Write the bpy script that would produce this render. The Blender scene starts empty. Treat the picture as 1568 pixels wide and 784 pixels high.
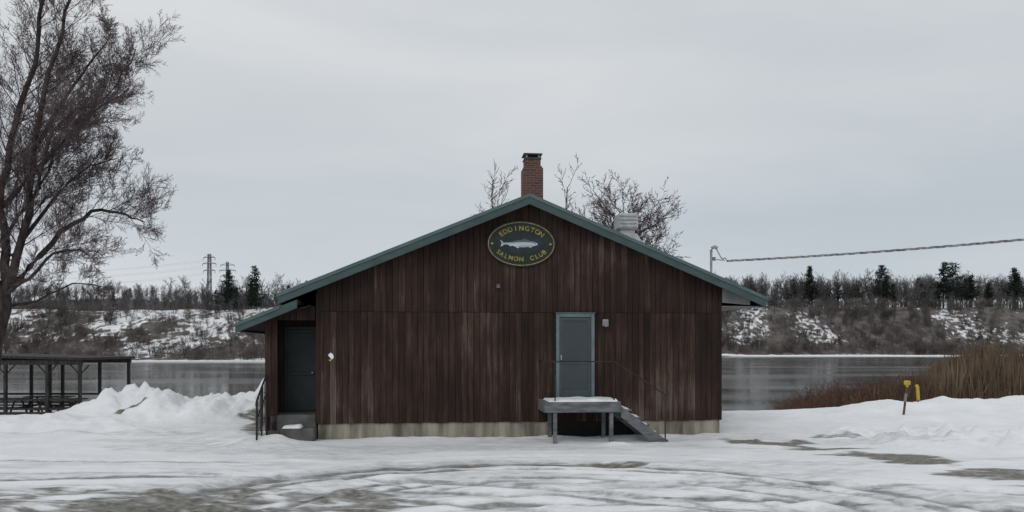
import bpy, math, random
import numpy as np
from mathutils import Vector, Matrix
random.seed(7); RNG=np.random.default_rng(11)
scene=bpy.context.scene
COL=scene.collection
scene.view_settings.view_transform='Standard'
scene.view_settings.look='None'
scene.view_settings.exposure=0

# ------------------------------------------------------------ noise helpers
def _hash(ix,iy,seed):
    n=(ix.astype(np.int64)*374761393+iy.astype(np.int64)*668265263+seed*1274126177)&0xffffffff
    n=((n^(n>>13))*1274126177)&0xffffffff
    n=(n^(n>>16))&0xffffffff
    return n.astype(np.float64)/4294967295.0
def vnoise(x,y,seed=0):
    x0=np.floor(x);y0=np.floor(y);fx=x-x0;fy=y-y0
    fx=fx*fx*(3-2*fx);fy=fy*fy*(3-2*fy)
    a=_hash(x0,y0,seed);b=_hash(x0+1,y0,seed);c=_hash(x0,y0+1,seed);d=_hash(x0+1,y0+1,seed)
    return (a*(1-fx)+b*fx)*(1-fy)+(c*(1-fx)+d*fx)*fy
def fbm(x,y,o=4,seed=0):
    s=0;a=.5;t=0
    for i in range(o):
        s=s+a*vnoise(x,y,seed+i*17);t+=a;a*=.5;x=x*2.03+5.1;y=y*2.01+3.7
    return s/t
def sm(x,a,b):
    t=np.clip((x-a)/(b-a),0,1);return t*t*(3-2*t)

# ------------------------------------------------------------ material helpers
def newmat(name):
    m=bpy.data.materials.new(name);m.use_nodes=True
    nt=m.node_tree;b=nt.nodes['Principled BSDF']
    return m,nt,b
def noise_mat(name,c1,c2,scale=3,stretch=(1,1,1),rough=.85,bump=.2,detail=6,bscale=None,spec=.3,metal=0,lo=.35,hi=.65):
    m,nt,b=newmat(name);N=nt.nodes;L=nt.links
    tc=N.new('ShaderNodeTexCoord');mp=N.new('ShaderNodeMapping');mp.inputs['Scale'].default_value=stretch
    L.new(tc.outputs['Object'],mp.inputs[0])
    n=N.new('ShaderNodeTexNoise');n.inputs['Scale'].default_value=scale;n.inputs['Detail'].default_value=detail
    L.new(mp.outputs[0],n.inputs['Vector'])
    r=N.new('ShaderNodeValToRGB');r.color_ramp.elements[0].position=lo;r.color_ramp.elements[1].position=hi
    r.color_ramp.elements[0].color=(*c1,1);r.color_ramp.elements[1].color=(*c2,1)
    L.new(n.outputs['Fac'],r.inputs[0]);L.new(r.outputs[0],b.inputs['Base Color'])
    b.inputs['Roughness'].default_value=rough;b.inputs['Specular IOR Level'].default_value=spec;b.inputs['Metallic'].default_value=metal
    if bump:
        n2=N.new('ShaderNodeTexNoise');n2.inputs['Scale'].default_value=bscale or scale*4;n2.inputs['Detail'].default_value=4
        L.new(mp.outputs[0],n2.inputs['Vector'])
        bp=N.new('ShaderNodeBump');bp.inputs['Strength'].default_value=bump;bp.inputs['Distance'].default_value=.02
        L.new(n2.outputs['Fac'],bp.inputs['Height']);L.new(bp.outputs[0],b.inputs['Normal'])
    return m

# siding: per-board tone + vertical weathering
def siding_mat():
    m,nt,b=newmat('brown_siding');N=nt.nodes;L=nt.links
    at=N.new('ShaderNodeAttribute');at.attribute_name='tone'
    tc=N.new('ShaderNodeTexCoord')
    mp=N.new('ShaderNodeMapping');mp.inputs['Scale'].default_value=(8,8,.6);L.new(tc.outputs['Object'],mp.inputs[0])
    n=N.new('ShaderNodeTexNoise');n.inputs['Scale'].default_value=1.6;n.inputs['Detail'].default_value=9;n.inputs['Roughness'].default_value=.68;L.new(mp.outputs[0],n.inputs['Vector'])
    n3=N.new('ShaderNodeTexNoise');n3.inputs['Scale'].default_value=.55;n3.inputs['Detail'].default_value=5;L.new(tc.outputs['Object'],n3.inputs['Vector'])
    a=N.new('ShaderNodeMath');a.operation='MULTIPLY_ADD';a.inputs[1].default_value=.66;L.new(n.outputs['Fac'],a.inputs[0]);
    t=N.new('ShaderNodeMath');t.operation='MULTIPLY';t.inputs[1].default_value=.15;L.new(at.outputs['Fac'],t.inputs[0]);L.new(t.outputs[0],a.inputs[2])
    a2=N.new('ShaderNodeMath');a2.operation='MULTIPLY_ADD';a2.inputs[1].default_value=.66;L.new(n3.outputs['Fac'],a2.inputs[0]);L.new(a.outputs[0],a2.inputs[2])
    r=N.new('ShaderNodeValToRGB');e=r.color_ramp.elements
    e[0].position=.48;e[0].color=(.0155,.0110,.0098,1);e[1].position=.97;e[1].color=(.125,.098,.084,1)
    x=e.new(.66);x.color=(.028,.0175,.0145,1);x=e.new(.80);x.color=(.050,.031,.0250,1)
    L.new(a2.outputs[0],r.inputs[0]);L.new(r.outputs[0],b.inputs['Base Color'])
    b.inputs['Roughness'].default_value=.85;b.inputs['Specular IOR Level'].default_value=.15
    mp2=N.new('ShaderNodeMapping');mp2.inputs['Scale'].default_value=(60,60,2.5);L.new(tc.outputs['Object'],mp2.inputs[0])
    n2=N.new('ShaderNodeTexNoise');n2.inputs['Scale'].default_value=1.5;L.new(mp2.outputs[0],n2.inputs['Vector'])
    bp=N.new('ShaderNodeBump');bp.inputs['Strength'].default_value=.4;bp.inputs['Distance'].default_value=.01;L.new(n2.outputs['Fac'],bp.inputs['Height']);L.new(bp.outputs[0],b.inputs['Normal'])
    return m
M_SID=siding_mat()
M_CONC=noise_mat('foundation_concrete',(.10,.092,.072),(.33,.31,.25),scale=1.3,stretch=(3,3,.5),bump=.3,bscale=9,detail=9)
M_CONCD=noise_mat('step_concrete',(.055,.055,.052),(.12,.12,.112),scale=2.5,bump=.3)
M_GREEN=noise_mat('green_fascia_paint',(.040,.066,.067),(.060,.092,.092),scale=2,stretch=(1,1,3),rough=.55,bump=.06)
M_GREEN2=noise_mat('green_drip_edge',(.068,.106,.107),(.092,.134,.134),scale=2,rough=.5,bump=.05)
M_SHING=noise_mat('roof_shingles',(.03,.04,.035),(.06,.07,.065),scale=8,bump=.5)
M_SOFF=noise_mat('soffit_paint',(.16,.165,.165),(.23,.235,.235),scale=3,rough=.6)
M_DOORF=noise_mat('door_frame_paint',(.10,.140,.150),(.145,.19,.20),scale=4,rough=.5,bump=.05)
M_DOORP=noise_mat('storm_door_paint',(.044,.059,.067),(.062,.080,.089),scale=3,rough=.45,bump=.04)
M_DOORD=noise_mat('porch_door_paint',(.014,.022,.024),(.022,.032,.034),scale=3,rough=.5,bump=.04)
M_DARK=noise_mat('near_black',(.008,.008,.008),(.015,.014,.013),scale=4)  # near-black colour of the panel below the landing
M_METAL=noise_mat('galvanised_metal',(.22,.23,.24),(.36,.37,.38),scale=6,rough=.55,metal=.3,bump=.05)
M_VENT=noise_mat('vent_sheet_metal',(.36,.37,.38),(.50,.51,.52),scale=3,rough=.6,metal=.1,bump=.05)
M_BLACK=noise_mat('black_iron',(.012,.012,.013),(.03,.028,.028),scale=12,rough=.5,bump=.1)
M_GREYW=noise_mat('weathered_grey_wood',(.085,.09,.094),(.17,.178,.182),scale=3,stretch=(1,4,4),bump=.3)
M_SNOWO=noise_mat('snow_cover',(.76,.78,.80),(.85,.86,.88),scale=5,bump=.4,rough=.7)
M_YEL=noise_mat('yellow_plastic',(.36,.26,.03),(.50,.36,.06),scale=8,rough=.55,bump=.05)
M_RUST=noise_mat('brown_post',(.08,.05,.035),(.14,.085,.05),scale=10)
M_CABLE=noise_mat('cable_rubber',(.12,.12,.13),(.34,.34,.36),scale=5,rough=.6)
M_PAVW=noise_mat('pavilion_wood',(.022,.020,.019),(.055,.050,.047),scale=4,stretch=(3,3,.6))
M_STEEL=noise_mat('tower_steel',(.16,.17,.18),(.22,.23,.24),scale=.5,rough=.6,bump=0)
def bark(name,c1,c2): return noise_mat(name,c1,c2,scale=4,stretch=(2,2,.6),bump=.4,rough=.9,spec=.1)
M_BARK=bark('tree_bark',(.028,.023,.022),(.070,.058,.056))
M_TWIG=noise_mat('tree_twigs',(.070,.049,.051),(.145,.112,.114),scale=1,bump=0,rough=.9,spec=.1)
M_TWIG_HAZE=noise_mat('hazed_far_twigs',(.080,.076,.077),(.170,.163,.164),scale=.05,bump=0,rough=.95,spec=.05,detail=3)  # distance haze painted in: twig colour made lighter and greyer
M_BRUSHT=noise_mat('brush_twigs',(.074,.063,.059),(.20,.180,.170),scale=.08,bump=0,rough=.95,spec=.05,detail=3)
M_REDTW=noise_mat('red_shrub_twigs',(.085,.048,.037),(.165,.100,.075),scale=.6,bump=0,rough=.95,spec=.05)
M_PINE=noise_mat('pine_needles',(.016,.023,.019),(.036,.047,.037),scale=.5,bump=0,rough=.9,spec=.1)
M_REED=noise_mat('dry_reeds',(.105,.074,.050),(.225,.170,.120),scale=.5,bump=0,rough=.9,spec=.1,stretch=(1,1,.5))
def brick_mat():
    m,nt,b=newmat('chimney_brick');N=nt.nodes;L=nt.links
    tc=N.new('ShaderNodeTexCoord');s=N.new('ShaderNodeSeparateXYZ');L.new(tc.outputs['Object'],s.inputs[0])
    ad=N.new('ShaderNodeMath');ad.operation='ADD';L.new(s.outputs[0],ad.inputs[0]);L.new(s.outputs[1],ad.inputs[1])
    c=N.new('ShaderNodeCombineXYZ');L.new(ad.outputs[0],c.inputs[0]);L.new(s.outputs[2],c.inputs[1])
    br=N.new('ShaderNodeTexBrick');br.inputs['Scale'].default_value=1;br.inputs['Brick Width'].default_value=.2;br.inputs['Row Height'].default_value=.07;br.inputs['Mortar Size'].default_value=.008
    br.inputs['Color1'].default_value=(.13,.05,.04,1);br.inputs['Color2'].default_value=(.07,.032,.028,1);br.inputs['Mortar'].default_value=(.15,.12,.11,1)
    L.new(c.outputs[0],br.inputs['Vector']);L.new(br.outputs['Color'],b.inputs['Base Color']);b.inputs['Roughness'].default_value=.9
    bp=N.new('ShaderNodeBump');bp.inputs['Strength'].default_value=.5;bp.inputs['Distance'].default_value=.01;bp.invert=True;L.new(br.outputs['Fac'],bp.inputs['Height']);L.new(bp.outputs[0],b.inputs['Normal'])
    return m
M_BRICK=brick_mat()

# ------------------------------------------------------------ mesh helpers
def mkobj(name,verts,faces,mat,parent=None,smooth=False):
    me=bpy.data.meshes.new(name);me.from_pydata(verts,[],faces);me.update()
    if mat: me.materials.append(mat)
    o=bpy.data.objects.new(name,me);COL.objects.link(o)
    if parent: o.parent=parent
    if smooth:
        me.polygons.foreach_set('use_smooth',[True]*len(me.polygons))
    return o
def fastmesh(name,V,F,mat,parent=None):
    me=bpy.data.meshes.new(name);me.vertices.add(len(V));me.vertices.foreach_set('co',np.asarray(V,dtype=np.float32).ravel())
    F=[f for f in F if len(f)]
    tot=sum(f.size for f in F);npoly=sum(len(f) for f in F)
    me.loops.add(tot);me.loops.foreach_set('vertex_index',np.concatenate([f.ravel() for f in F]).astype(np.int32))
    me.polygons.add(npoly)
    st=[];off=0
    for f in F:
        st.append(off+np.arange(len(f))*f.shape[1]);off+=f.size
    me.polygons.foreach_set('loop_start',np.concatenate(st).astype(np.int32))
    me.update(calc_edges=True)
    if mat: me.materials.append(mat)
    o=bpy.data.objects.new(name,me);COL.objects.link(o)
    if parent:o.parent=parent
    return o
def empty(name,loc=(0,0,0),rz=0,parent=None):
    o=bpy.data.objects.new(name,None);COL.objects.link(o);o.location=loc;o.rotation_euler=(0,0,rz)
    o.empty_display_size=.3
    if parent:o.parent=parent
    return o
def bev(o,w=.01,s=1):
    m=o.modifiers.new('b','BEVEL');m.width=w;m.segments=s;m.limit_method='ANGLE';return o
def box(name,x0,x1,y0,y1,z0,z1,mat,parent=None,b=.006):
    v=[(x0,y0,z0),(x1,y0,z0),(x1,y1,z0),(x0,y1,z0),(x0,y0,z1),(x1,y0,z1),(x1,y1,z1),(x0,y1,z1)]
    f=[(0,3,2,1),(4,5,6,7),(0,1,5,4),(1,2,6,5),(2,3,7,6),(3,0,4,7)]
    o=mkobj(name,v,f,mat,parent)
    if b: bev(o,b)
    return o
import bmesh
def prism(name,poly,y0,y1,mat,parent=None,b=0):
    n=len(poly)
    v=[(p[0],y0,p[1]) for p in poly]+[(p[0],y1,p[1]) for p in poly]
    f=[tuple(range(n)),tuple(range(2*n-1,n-1,-1))]+[(i,i+n,(i+1)%n+n,(i+1)%n) for i in range(n)]
    o=mkobj(name,v,f,mat,parent)
    bm=bmesh.new();bm.from_mesh(o.data);bmesh.ops.recalc_face_normals(bm,faces=bm.faces);bm.to_mesh(o.data);bm.free()
    if b:bev(o,b)
    return o
class MB:
    def __init__(s): s.v=[];s.t=[];s.q=[]
    def tube(s,pts,rads,k=6,cap=False):
        n=len(pts);base=len(s.v)
        for i in range(n):
            d=(pts[min(i+1,n-1)]-pts[max(i-1,0)])
            if d.length<1e-6:d=Vector((0,0,1))
            d.normalize()
            ref=Vector((0,0,1)) if abs(d.z)<.8 else Vector((1,0,0))
            a=d.cross(ref).normalized();b=d.cross(a)
            for j in range(k):
                th=2*math.pi*j/k
                p=pts[i]+(a*math.cos(th)+b*math.sin(th))*rads[i]
                s.v.append((p.x,p.y,p.z))
        for i in range(n-1):
            for j in range(k):
                j2=(j+1)%k
                s.q.append((base+i*k+j,base+i*k+j2,base+(i+1)*k+j2,base+(i+1)*k+j))
    def blade(s,pts,w):
        d=pts[-1]-pts[0]
        a=d.cross(Vector((random.uniform(-1,1),random.uniform(-1,1),random.uniform(-1,1))))
        if a.length<1e-6:return
        a.normalize();a*=w*.5
        base=len(s.v);n=len(pts)
        for i in range(n-1):
            k=1-.55*i/(n-1)
            p=pts[i]-a*k;s.v.append((p.x,p.y,p.z));p=pts[i]+a*k;s.v.append((p.x,p.y,p.z))
        s.v.append(tuple(pts[-1]))
        for i in range(n-2):
            s.q.append((base+2*i,base+2*i+1,base+2*i+3,base+2*i+2))
        s.t.append((base+2*(n-2),base+2*(n-2)+1,base+2*(n-1)))
    def arrays(s):
        return np.array(s.v),np.array(s.q,dtype=np.int64).reshape(-1,4),np.array(s.t,dtype=np.int64).reshape(-1,3)
    def obj(s,name,mat,parent=None):
        V,Q,T=s.arrays();return fastmesh(name,V,[Q,T],mat,parent)
def pipe(name,pts,r,mat,parent=None,k=8):
    mb=MB();pts=[Vector(p) for p in pts];mb.tube(pts,[r]*len(pts),k)
    n=len(mb.v);F=[list(q) for q in mb.q]+[list(range(k)),list(range(n-1,n-k-1,-1))]
    return mkobj(name,mb.v,F,mat,parent)
def lathe(name,prof,mat,parent=None,k=20,loc=(0,0,0)):
    v=[];f=[]
    for (r,z) in prof:
        for j in range(k):
            t=2*math.pi*j/k;v.append((loc[0]+r*math.cos(t),loc[1]+r*math.sin(t),loc[2]+z))
    n=len(prof)
    for i in range(n-1):
        for j in range(k):
            f.append((i*k+j,i*k+(j+1)%k,(i+1)*k+(j+1)%k,(i+1)*k+j))
    f.append(tuple(range(k-1,-1,-1)));f.append(tuple((n-1)*k+j for j in range(k)))
    return mkobj(name,v,f,mat,parent)

# ------------------------------------------------------------ terrain
def segdist(X,Y,ax,ay,bx,by):
    dx,dy=bx-ax,by-ay;t=np.clip(((X-ax)*dx+(Y-ay)*dy)/(dx*dx+dy*dy),0,1)
    return np.hypot(X-ax-t*dx,Y-ay-t*dy)
# tyre arcs: centre x, y, radius, width, strength
TRK=[(.5,9.0,6.45,.26,1.5),(.5,9.0,5.90,.14,1.1),(.5,9.0,4.95,.22,1.25),(.5,9.0,4.45,.13,.9),(1.0,9.3,7.3,.12,.5),
     (.2,-8,20.3,.20,1.0),(.2,-8,21.8,.18,.7),(.2,-8,19.6,.16,.9),(-6,-3,17.0,.19,.9),(-6,-3,15.5,.18,.9),(3,2,9.9,.16,.9),(3,2,11.5,.16,.6),(-2,4,8.6,.15,.8),(-9,-14,28.5,.2,.6),(-9,-14,30.1,.2,.6),(6,-20,33.2,.16,.6)]
def shore(X): return 180+110*sm(X,-60,90)
def height(X,Y):
    near=(fbm(X*.35,Y*.35,3,5)-.5)*.10*sm(Y,8,14)+(fbm(X*1.7,Y*1.7,4,9)-.5)*.05
    L=-.55*sm(Y,26.2,29.5)-2.6*sm(Y,35.5,43)
    R=-1.55*sm(Y,28.0,32.5)-1.8*sm(Y,44,52)
    R2=-3.2*sm(Y,28.0,35.0)
    R=R2+(R-R2)*sm(X,7,10)
    w=sm(X,-8,3);h=near+L*(1-w)+R*w
    lump=fbm(X*1.1,Y*1.1,5,21);lump2=np.abs(fbm(X*2.6,Y*2.6,3,44)-.5)*2
    lump3=fbm(X*3.2,Y*3.2,3,23)
    amp=(.14+1.12*sm(X,-15.2,-11.6))*(1-.9*sm(X,-7.4,-6.2))*sm(X,-30,-22)
    yc=25.0+.5*np.sin(X*.8)
    prof=np.exp(-((Y-yc)/1.15)**2)
    h=h+amp*prof*(.68+1.0*(lump-.5)+.22*lump2+.30*(lump3-.5))
    amp2=.42*(1-sm(X,-12.2,-9.5))
    h=h+amp2*np.exp(-((Y-22.3-.12*(X+14))/1.0)**2)*(.6+1.5*(lump-.35)+.5*(lump3-.5))
    h=h+.24*np.exp(-((Y-21.4)/.7)**2)*sm(X,-13,-11)*(1-sm(X,-9,-8))*(.2+1.6*(lump-.35))
    h=h+.22*np.exp(-(((X+6.9)/.9)**2+((Y-19.6)/.8)**2))*(.6+lump)
    h=h+.26*np.exp(-(((X+5.7)/.8)**2+((Y-18.45)/.5)**2))*(.5+lump)
    m=np.exp(-((Y-(20.3-.30*(X-8)))/1.7)**2)*sm(X,7.3,9.5)
    h=h+m*(.08+.55*(lump-.38)+.30*lump2+.28*(lump3-.5))
    h=h+.38*np.exp(-((Y-27)/1.4)**2)*sm(X,8.5,15)*(.6+.8*lump)+.10*np.exp(-((Y-27)/1.2)**2)*sm(X,5,7)*(.5+lump)
    u=(X-.393)*.9945+(Y-20)*.1045; v=-(X-.393)*.1045+(Y-20)*.9945
    h=h+.09*np.exp(-((v+.15)/.30)**2)*sm(u,-5,-3)*(1-sm(u,6,8))*(fbm(X*2,Y*2,3,77))*1.3
    h=h+.12*np.exp(-((v+1.7)/.28)**2)*sm(u,1.2,2.2)*(1-sm(u,6,8))*sm(fbm(X*1.6,Y*1.6,3,78),.4,.7)
    for cx,cy,r,wd,a in TRK:
        d=np.abs(np.hypot(X-cx,Y-cy)-r);h=h-.030*a*np.exp(-(d/wd)**2)*(Y<19)+.020*a*np.exp(-((d-wd*1.7)/(.08))**2)*(Y<19)
    s=shore(X);H=12.0+6.5*sm(X,-30,90)
    dd=Y-s
    far=-4+3.0*sm(dd,-8,2)+(H+1.2)*sm(dd+10*(fbm(X*.03,Y*.03,3,3)-.5),3,46)
    far=far+(fbm(X*.06,Y*.06,4,8)-.5)*3.5*sm(dd,4,20)
    far=far+13*np.exp(-((X+205)/95)**2)*sm(Y,300,420)*(1-sm(Y,480,900)*.5)
    far=far+8*np.exp(-((X+420)/180)**2)*sm(Y,300,460)+4*sm(X,40,200)*sm(Y,350,500)
    return np.where(Y<100,h,far)
def axis(parts): return np.unique(np.concatenate(parts).round(4))
xs=axis([np.linspace(-1500,-250,14),np.arange(-250,-60,4),np.arange(-60,-18.5,1.0),np.arange(-18.5,18.5,.08),np.arange(18.5,60,1.0),np.arange(60,300,4),np.linspace(300,1500,14)])
ys=axis([np.linspace(-300,5,20),np.arange(5,9.5,.5),np.arange(9.5,29,.07),np.arange(29,60,.45),np.arange(60,170,6),np.arange(170,360,3),np.arange(360,600,12),np.linspace(600,2500,18)])
XX,YY=np.meshgrid(xs,ys)
ZZ=height(XX,YY)
nx,ny=len(xs),len(ys)
V=np.stack([XX.ravel(),YY.ravel(),ZZ.ravel()],1)
idx=np.arange(nx*ny).reshape(ny,nx)
Q=np.stack([idx[:-1,:-1].ravel(),idx[:-1,1:].ravel(),idx[1:,1:].ravel(),idx[1:,:-1].ravel()],1)
ground=fastmesh('snowy_ground',V,[Q],None)
ground.data.polygons.foreach_set('use_smooth',np.ones(len(Q),dtype=bool))
X=V[:,0];Y=V[:,1]
dirt=np.zeros(len(X));slush=np.zeros(len(X));track=np.zeros(len(X))
def patch(ax,ay,bx,by,w,a,tgt):
    n=fbm(X*.9+7,Y*2.2,4,31)
    d=segdist(X,Y,ax,ay,bx,by)+(n-.5)*w*2.4
    return np.maximum(tgt,a*(1-sm(d,w*.0,w*1.25)))
near=(Y<35)
dirt=patch(5.2,19.5,6.6,17.9,.55,.80,dirt);dirt=patch(6.6,17.9,8.3,15.9,.9,.90,dirt)
dirt=patch(8.3,14.3,10.5,13.4,.8,.72,dirt);dirt=patch(7.9,20.1,8.8,19.9,.4,.55,dirt)
dirt=patch(-8,11.6,-2.4,12.0,1.2,.64,dirt);dirt=patch(-8,10.9,-2.0,11.1,.8,.78,dirt)
dirt=patch(-7.6,24,-6.9,21.5,.7,.7,dirt);dirt=patch(-7.1,21.5,-6.2,19.6,.35,.6,dirt)
dirt=patch(-11.9,24.0,-11.2,23.8,.32,.95,dirt)
dirt=patch(.7,15.45,2.3,15.5,.34,.72,dirt)
strk=fbm(X*.35,Y*2.6,4,91)
for cx,cy,r,wd,a in TRK:
    rr=np.hypot(X-cx,Y-cy);d=np.abs(rr-r)
    ang=np.arctan2(Y-cy,X-cx);mm=fbm(ang*r*.35,rr*1.5,3,int(r*13))
    k=sm(mm,.05,.42)*(.55+.45*sm(fbm(ang*r*.15,rr*.2,2,int(r*7)),.3,.6))
    g=np.exp(-(d/(wd*.75))**2)*a*k*(Y<18.5)
    wide=np.exp(-(d/(wd*2.2))**2)*a*k*(Y<18.5)
    track=np.maximum(track,g);slush=np.maximum(slush,wide*.8);dirt=np.maximum(dirt,.42*g)
slush=np.maximum(slush,.72*(1-sm(Y,13.5,17.5))*sm(strk,.40,.62)*(np.abs(X)<14))
slush=np.maximum(slush,.60*sm(fbm(X*.25,Y*.9,4,55),.46,.66)*(Y<21))
slush=np.maximum(slush,dirt*1.3)
dirt*=near;slush*=near
brush=((Y>100)*np.clip(sm(Y-shore(X),3,8),0,1))*(sm(fbm(X*.05,Y*.05,5,71)+.06*sm(X,-20,60),.36,.54)*.42+.43+.12*sm(X,-20,60))
brush=np.where(Y>shore(X)+48,1.,brush)
underwater=((ZZ.ravel()<-1.35)).astype(float)
for nm,a in (('dirt',dirt),('slush',slush),('track',track),('brush',brush),('wet',underwater)):
    at=ground.data.attributes.new(nm,'FLOAT','POINT');at.data.foreach_set('value',a.astype(np.float32))
def ground_mat():
    m,nt,b=newmat('snow_and_earth');N=nt.nodes;L=nt.links
    tc=N.new('ShaderNodeTexCoord')
    def noise(s,d=6,str_=None):
        n=N.new('ShaderNodeTexNoise');n.inputs['Scale'].default_value=s;n.inputs['Detail'].default_value=d
        if str_:
            mp=N.new('ShaderNodeMapping');mp.inputs['Scale'].default_value=str_;L.new(tc.outputs['Object'],mp.inputs[0]);L.new(mp.outputs[0],n.inputs['Vector'])
        else: L.new(tc.outputs['Object'],n.inputs['Vector'])
        return n.outputs['Fac']
    def ramp(src,a,ca,bb,cb):
        r=N.new('ShaderNodeValToRGB');r.color_ramp.elements[0].position=a;r.color_ramp.elements[1].position=bb
        r.color_ramp.elements[0].color=(*ca,1);r.color_ramp.elements[1].color=(*cb,1);L.new(src,r.inputs[0]);return r.outputs[0]
    def att(n):
        a=N.new('ShaderNodeAttribute');a.attribute_name=n;return a.outputs['Fac']
    def mask(a,nz,lo,hi,k=.6,mx=1):
        m1=N.new('ShaderNodeMath');m1.operation='MULTIPLY_ADD';m1.inputs[1].default_value=k;m1.inputs[2].default_value=-k*.5;L.new(nz,m1.inputs[0])
        m2=N.new('ShaderNodeMath');m2.operation='ADD';L.new(a,m2.inputs[0]);L.new(m1.outputs[0],m2.inputs[1])
        r=N.new('ShaderNodeMapRange');r.interpolation_type='SMOOTHSTEP';r.inputs['From Min'].default_value=lo;r.inputs['From Max'].default_value=hi;r.inputs['To Max'].default_value=mx;L.new(m2.outputs[0],r.inputs['Value']);return r.outputs[0]
    def mix(f,a,c):
        x=N.new('ShaderNodeMix');x.data_type='RGBA';L.new(f,x.inputs['Factor']);L.new(a,x.inputs['A']);L.new(c,x.inputs['B']);return x.outputs['Result']
    snow=ramp(noise(.8,6),.3,(.75,.77,.79),.7,(.86,.87,.885))
    slu=ramp(noise(5,7,(.7,2.5,1)),.3,(.38,.385,.39),.7,(.64,.65,.66))
    trk=ramp(noise(6,7),.3,(.13,.128,.124),.7,(.32,.32,.318))
    d1=ramp(noise(9,8),.35,(.085,.080,.067),.68,(.23,.218,.182))
    nfine=noise(3.2,9,(.8,2.4,1))
    c=mix(mask(att('slush'),nfine,.30,1.0,1.0),snow,slu)
    c=mix(mask(att('track'),noise(5,8),.25,.80,.7,.9),c,trk)
    c=mix(mask(att('dirt'),noise(3.5,10,(.6,2.2,1)),.34,.74,1.3,.92),c,d1)
    br=ramp(noise(.35,8),.35,(.065,.057,.053),.7,(.19,.172,.160))
    c=mix(mask(att('brush'),noise(.6,10,(1,.8,1)),.40,.66,1.7),c,br)
    mud=ramp(noise(2,4),.3,(.05,.045,.035),.7,(.09,.08,.06))
    c=mix(att('wet'),c,mud)
    L.new(c,b.inputs['Base Color']);b.inputs['Roughness'].default_value=.75;b.inputs['Specular IOR Level'].default_value=.25
    n1=noise(14,6);n2=noise(3,5)
    bp=N.new('ShaderNodeBump');bp.inputs['Strength'].default_value=.5;bp.inputs['Distance'].default_value=.03;L.new(n1,bp.inputs['Height'])
    bp2=N.new('ShaderNodeBump');bp2.inputs['Strength'].default_value=.45;bp2.inputs['Distance'].default_value=.08;L.new(n2,bp2.inputs['Height']);L.new(bp.outputs[0],bp2.inputs['Normal'])
    L.new(bp2.outputs[0],b.inputs['Normal'])
    return m
ground.data.materials.append(ground_mat())
def gh(x,y): return float(height(np.array([float(x)]),np.array([float(y)]))[0])

# water
def water_mat():
    m,nt,b=newmat('river_water_surface');N=nt.nodes;L=nt.links
    b.inputs['Base Color'].default_value=(.026,.026,.025,1);b.inputs['IOR'].default_value=1.33
    tc=N.new('ShaderNodeTexCoord');mp=N.new('ShaderNodeMapping');mp.inputs['Scale'].default_value=(.5,1.6,1);L.new(tc.outputs['Object'],mp.inputs[0])
    n=N.new('ShaderNodeTexNoise');n.inputs['Scale'].default_value=1.3;n.inputs['Detail'].default_value=5;L.new(mp.outputs[0],n.inputs['Vector'])
    bp=N.new('ShaderNodeBump');bp.inputs['Strength'].default_value=.26;bp.inputs['Distance'].default_value=.04;L.new(n.outputs['Fac'],bp.inputs['Height']);L.new(bp.outputs[0],b.inputs['Normal'])
    mp3=N.new('ShaderNodeMapping');mp3.inputs['Scale'].default_value=(.35,1.6,1);L.new(tc.outputs['Object'],mp3.inputs[0])
    n3=N.new('ShaderNodeTexNoise');n3.inputs['Scale'].default_value=.05;n3.inputs['Detail'].default_value=5;L.new(mp3.outputs[0],n3.inputs['Vector'])
    r=N.new('ShaderNodeMapRange');r.inputs['From Min'].default_value=.4;r.inputs['From Max'].default_value=.6;r.inputs['To Min'].default_value=.07;r.inputs['To Max'].default_value=.20;L.new(n3.outputs['Fac'],r.inputs['Value']);L.new(r.outputs[0],b.inputs['Roughness'])
    return m
mkobj('river_water',[(-1500,30,-1.5),(1500,30,-1.5),(1500,330,-1.5),(-1500,330,-1.5)],[(0,1,2,3)],water_mat())

# ------------------------------------------------------------ clubhouse
TH=math.radians(6)
house=empty('wooden_clubhouse',(.393,20,0),TH)
UL,UR,US=-5.19,5.02,.413
ZR=6.04
def roofz(u): return ZR-US*abs(u)
FT=.42
box('foundation',UL+.02,UR-.02,.05,12,-.6,FT,M_CONC,house)
prism('wall_core',[(UL+.01,FT-.005),(UR-.01,FT-.005),(UR-.01,roofz(UR)-.16),(0,ZR-.16),(UL+.01,roofz(UL)-.16)],.035,11.98,M_SID,house)
bv=[];bf=[];tone=[]
def board(u0,u1,z0,z1a,z1b,v0,v1,t):
    b=len(bv);c=.004
    bv.extend([(u0,v1,z0),(u0+c,v0,z0),(u1-c,v0,z0),(u1,v1,z0),(u0,v1,z1a),(u0+c,v0,z1a),(u1-c,v0,z1b),(u1,v1,z1b)])
    bf.extend([(b,b+1,b+5,b+4),(b+1,b+2,b+6,b+5),(b+2,b+3,b+7,b+6),(b,b+3,b+2,b+1),(b+4,b+5,b+6,b+7)])
    tone.extend([t]*8)
SEAM=3.15
DU0,DU1,DZ0,DZ1=.72,1.70,.99,3.12
u=UL;i=0
while u<UR-.02:
    w=.152+random.uniform(-.012,.012);u1=min(u+w,UR)
    g=random.choice([.0008,.0012,.003])
    a,b_=u+g,u1-g
    t=random.random();j=random.uniform(-.002,.002)
    zl=FT-.02+random.uniform(-.014,.006)
    segs=[(zl,SEAM-.008)]
    if b_>DU0 and a<DU1: segs=[(zl,DZ0-.0)]
    for z0,z1 in segs: board(a,b_,z0,z1,z1,.012+j,.03,t)
    t2=min(1,max(0,random.random()*.8))
    if (roofz(max(abs(a),abs(b_)))-.15)>SEAM:
        board(a,b_,SEAM,roofz(a)-.15,roofz(b_)-.15,-.002+random.uniform(-.002,.002),.03,t2)
    u=u1;i+=1
def attach_tone(o,t):
    at=o.data.attributes.new('tone','FLOAT','POINT');at.data.foreach_set('value',np.array(t,dtype=np.float32))
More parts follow.
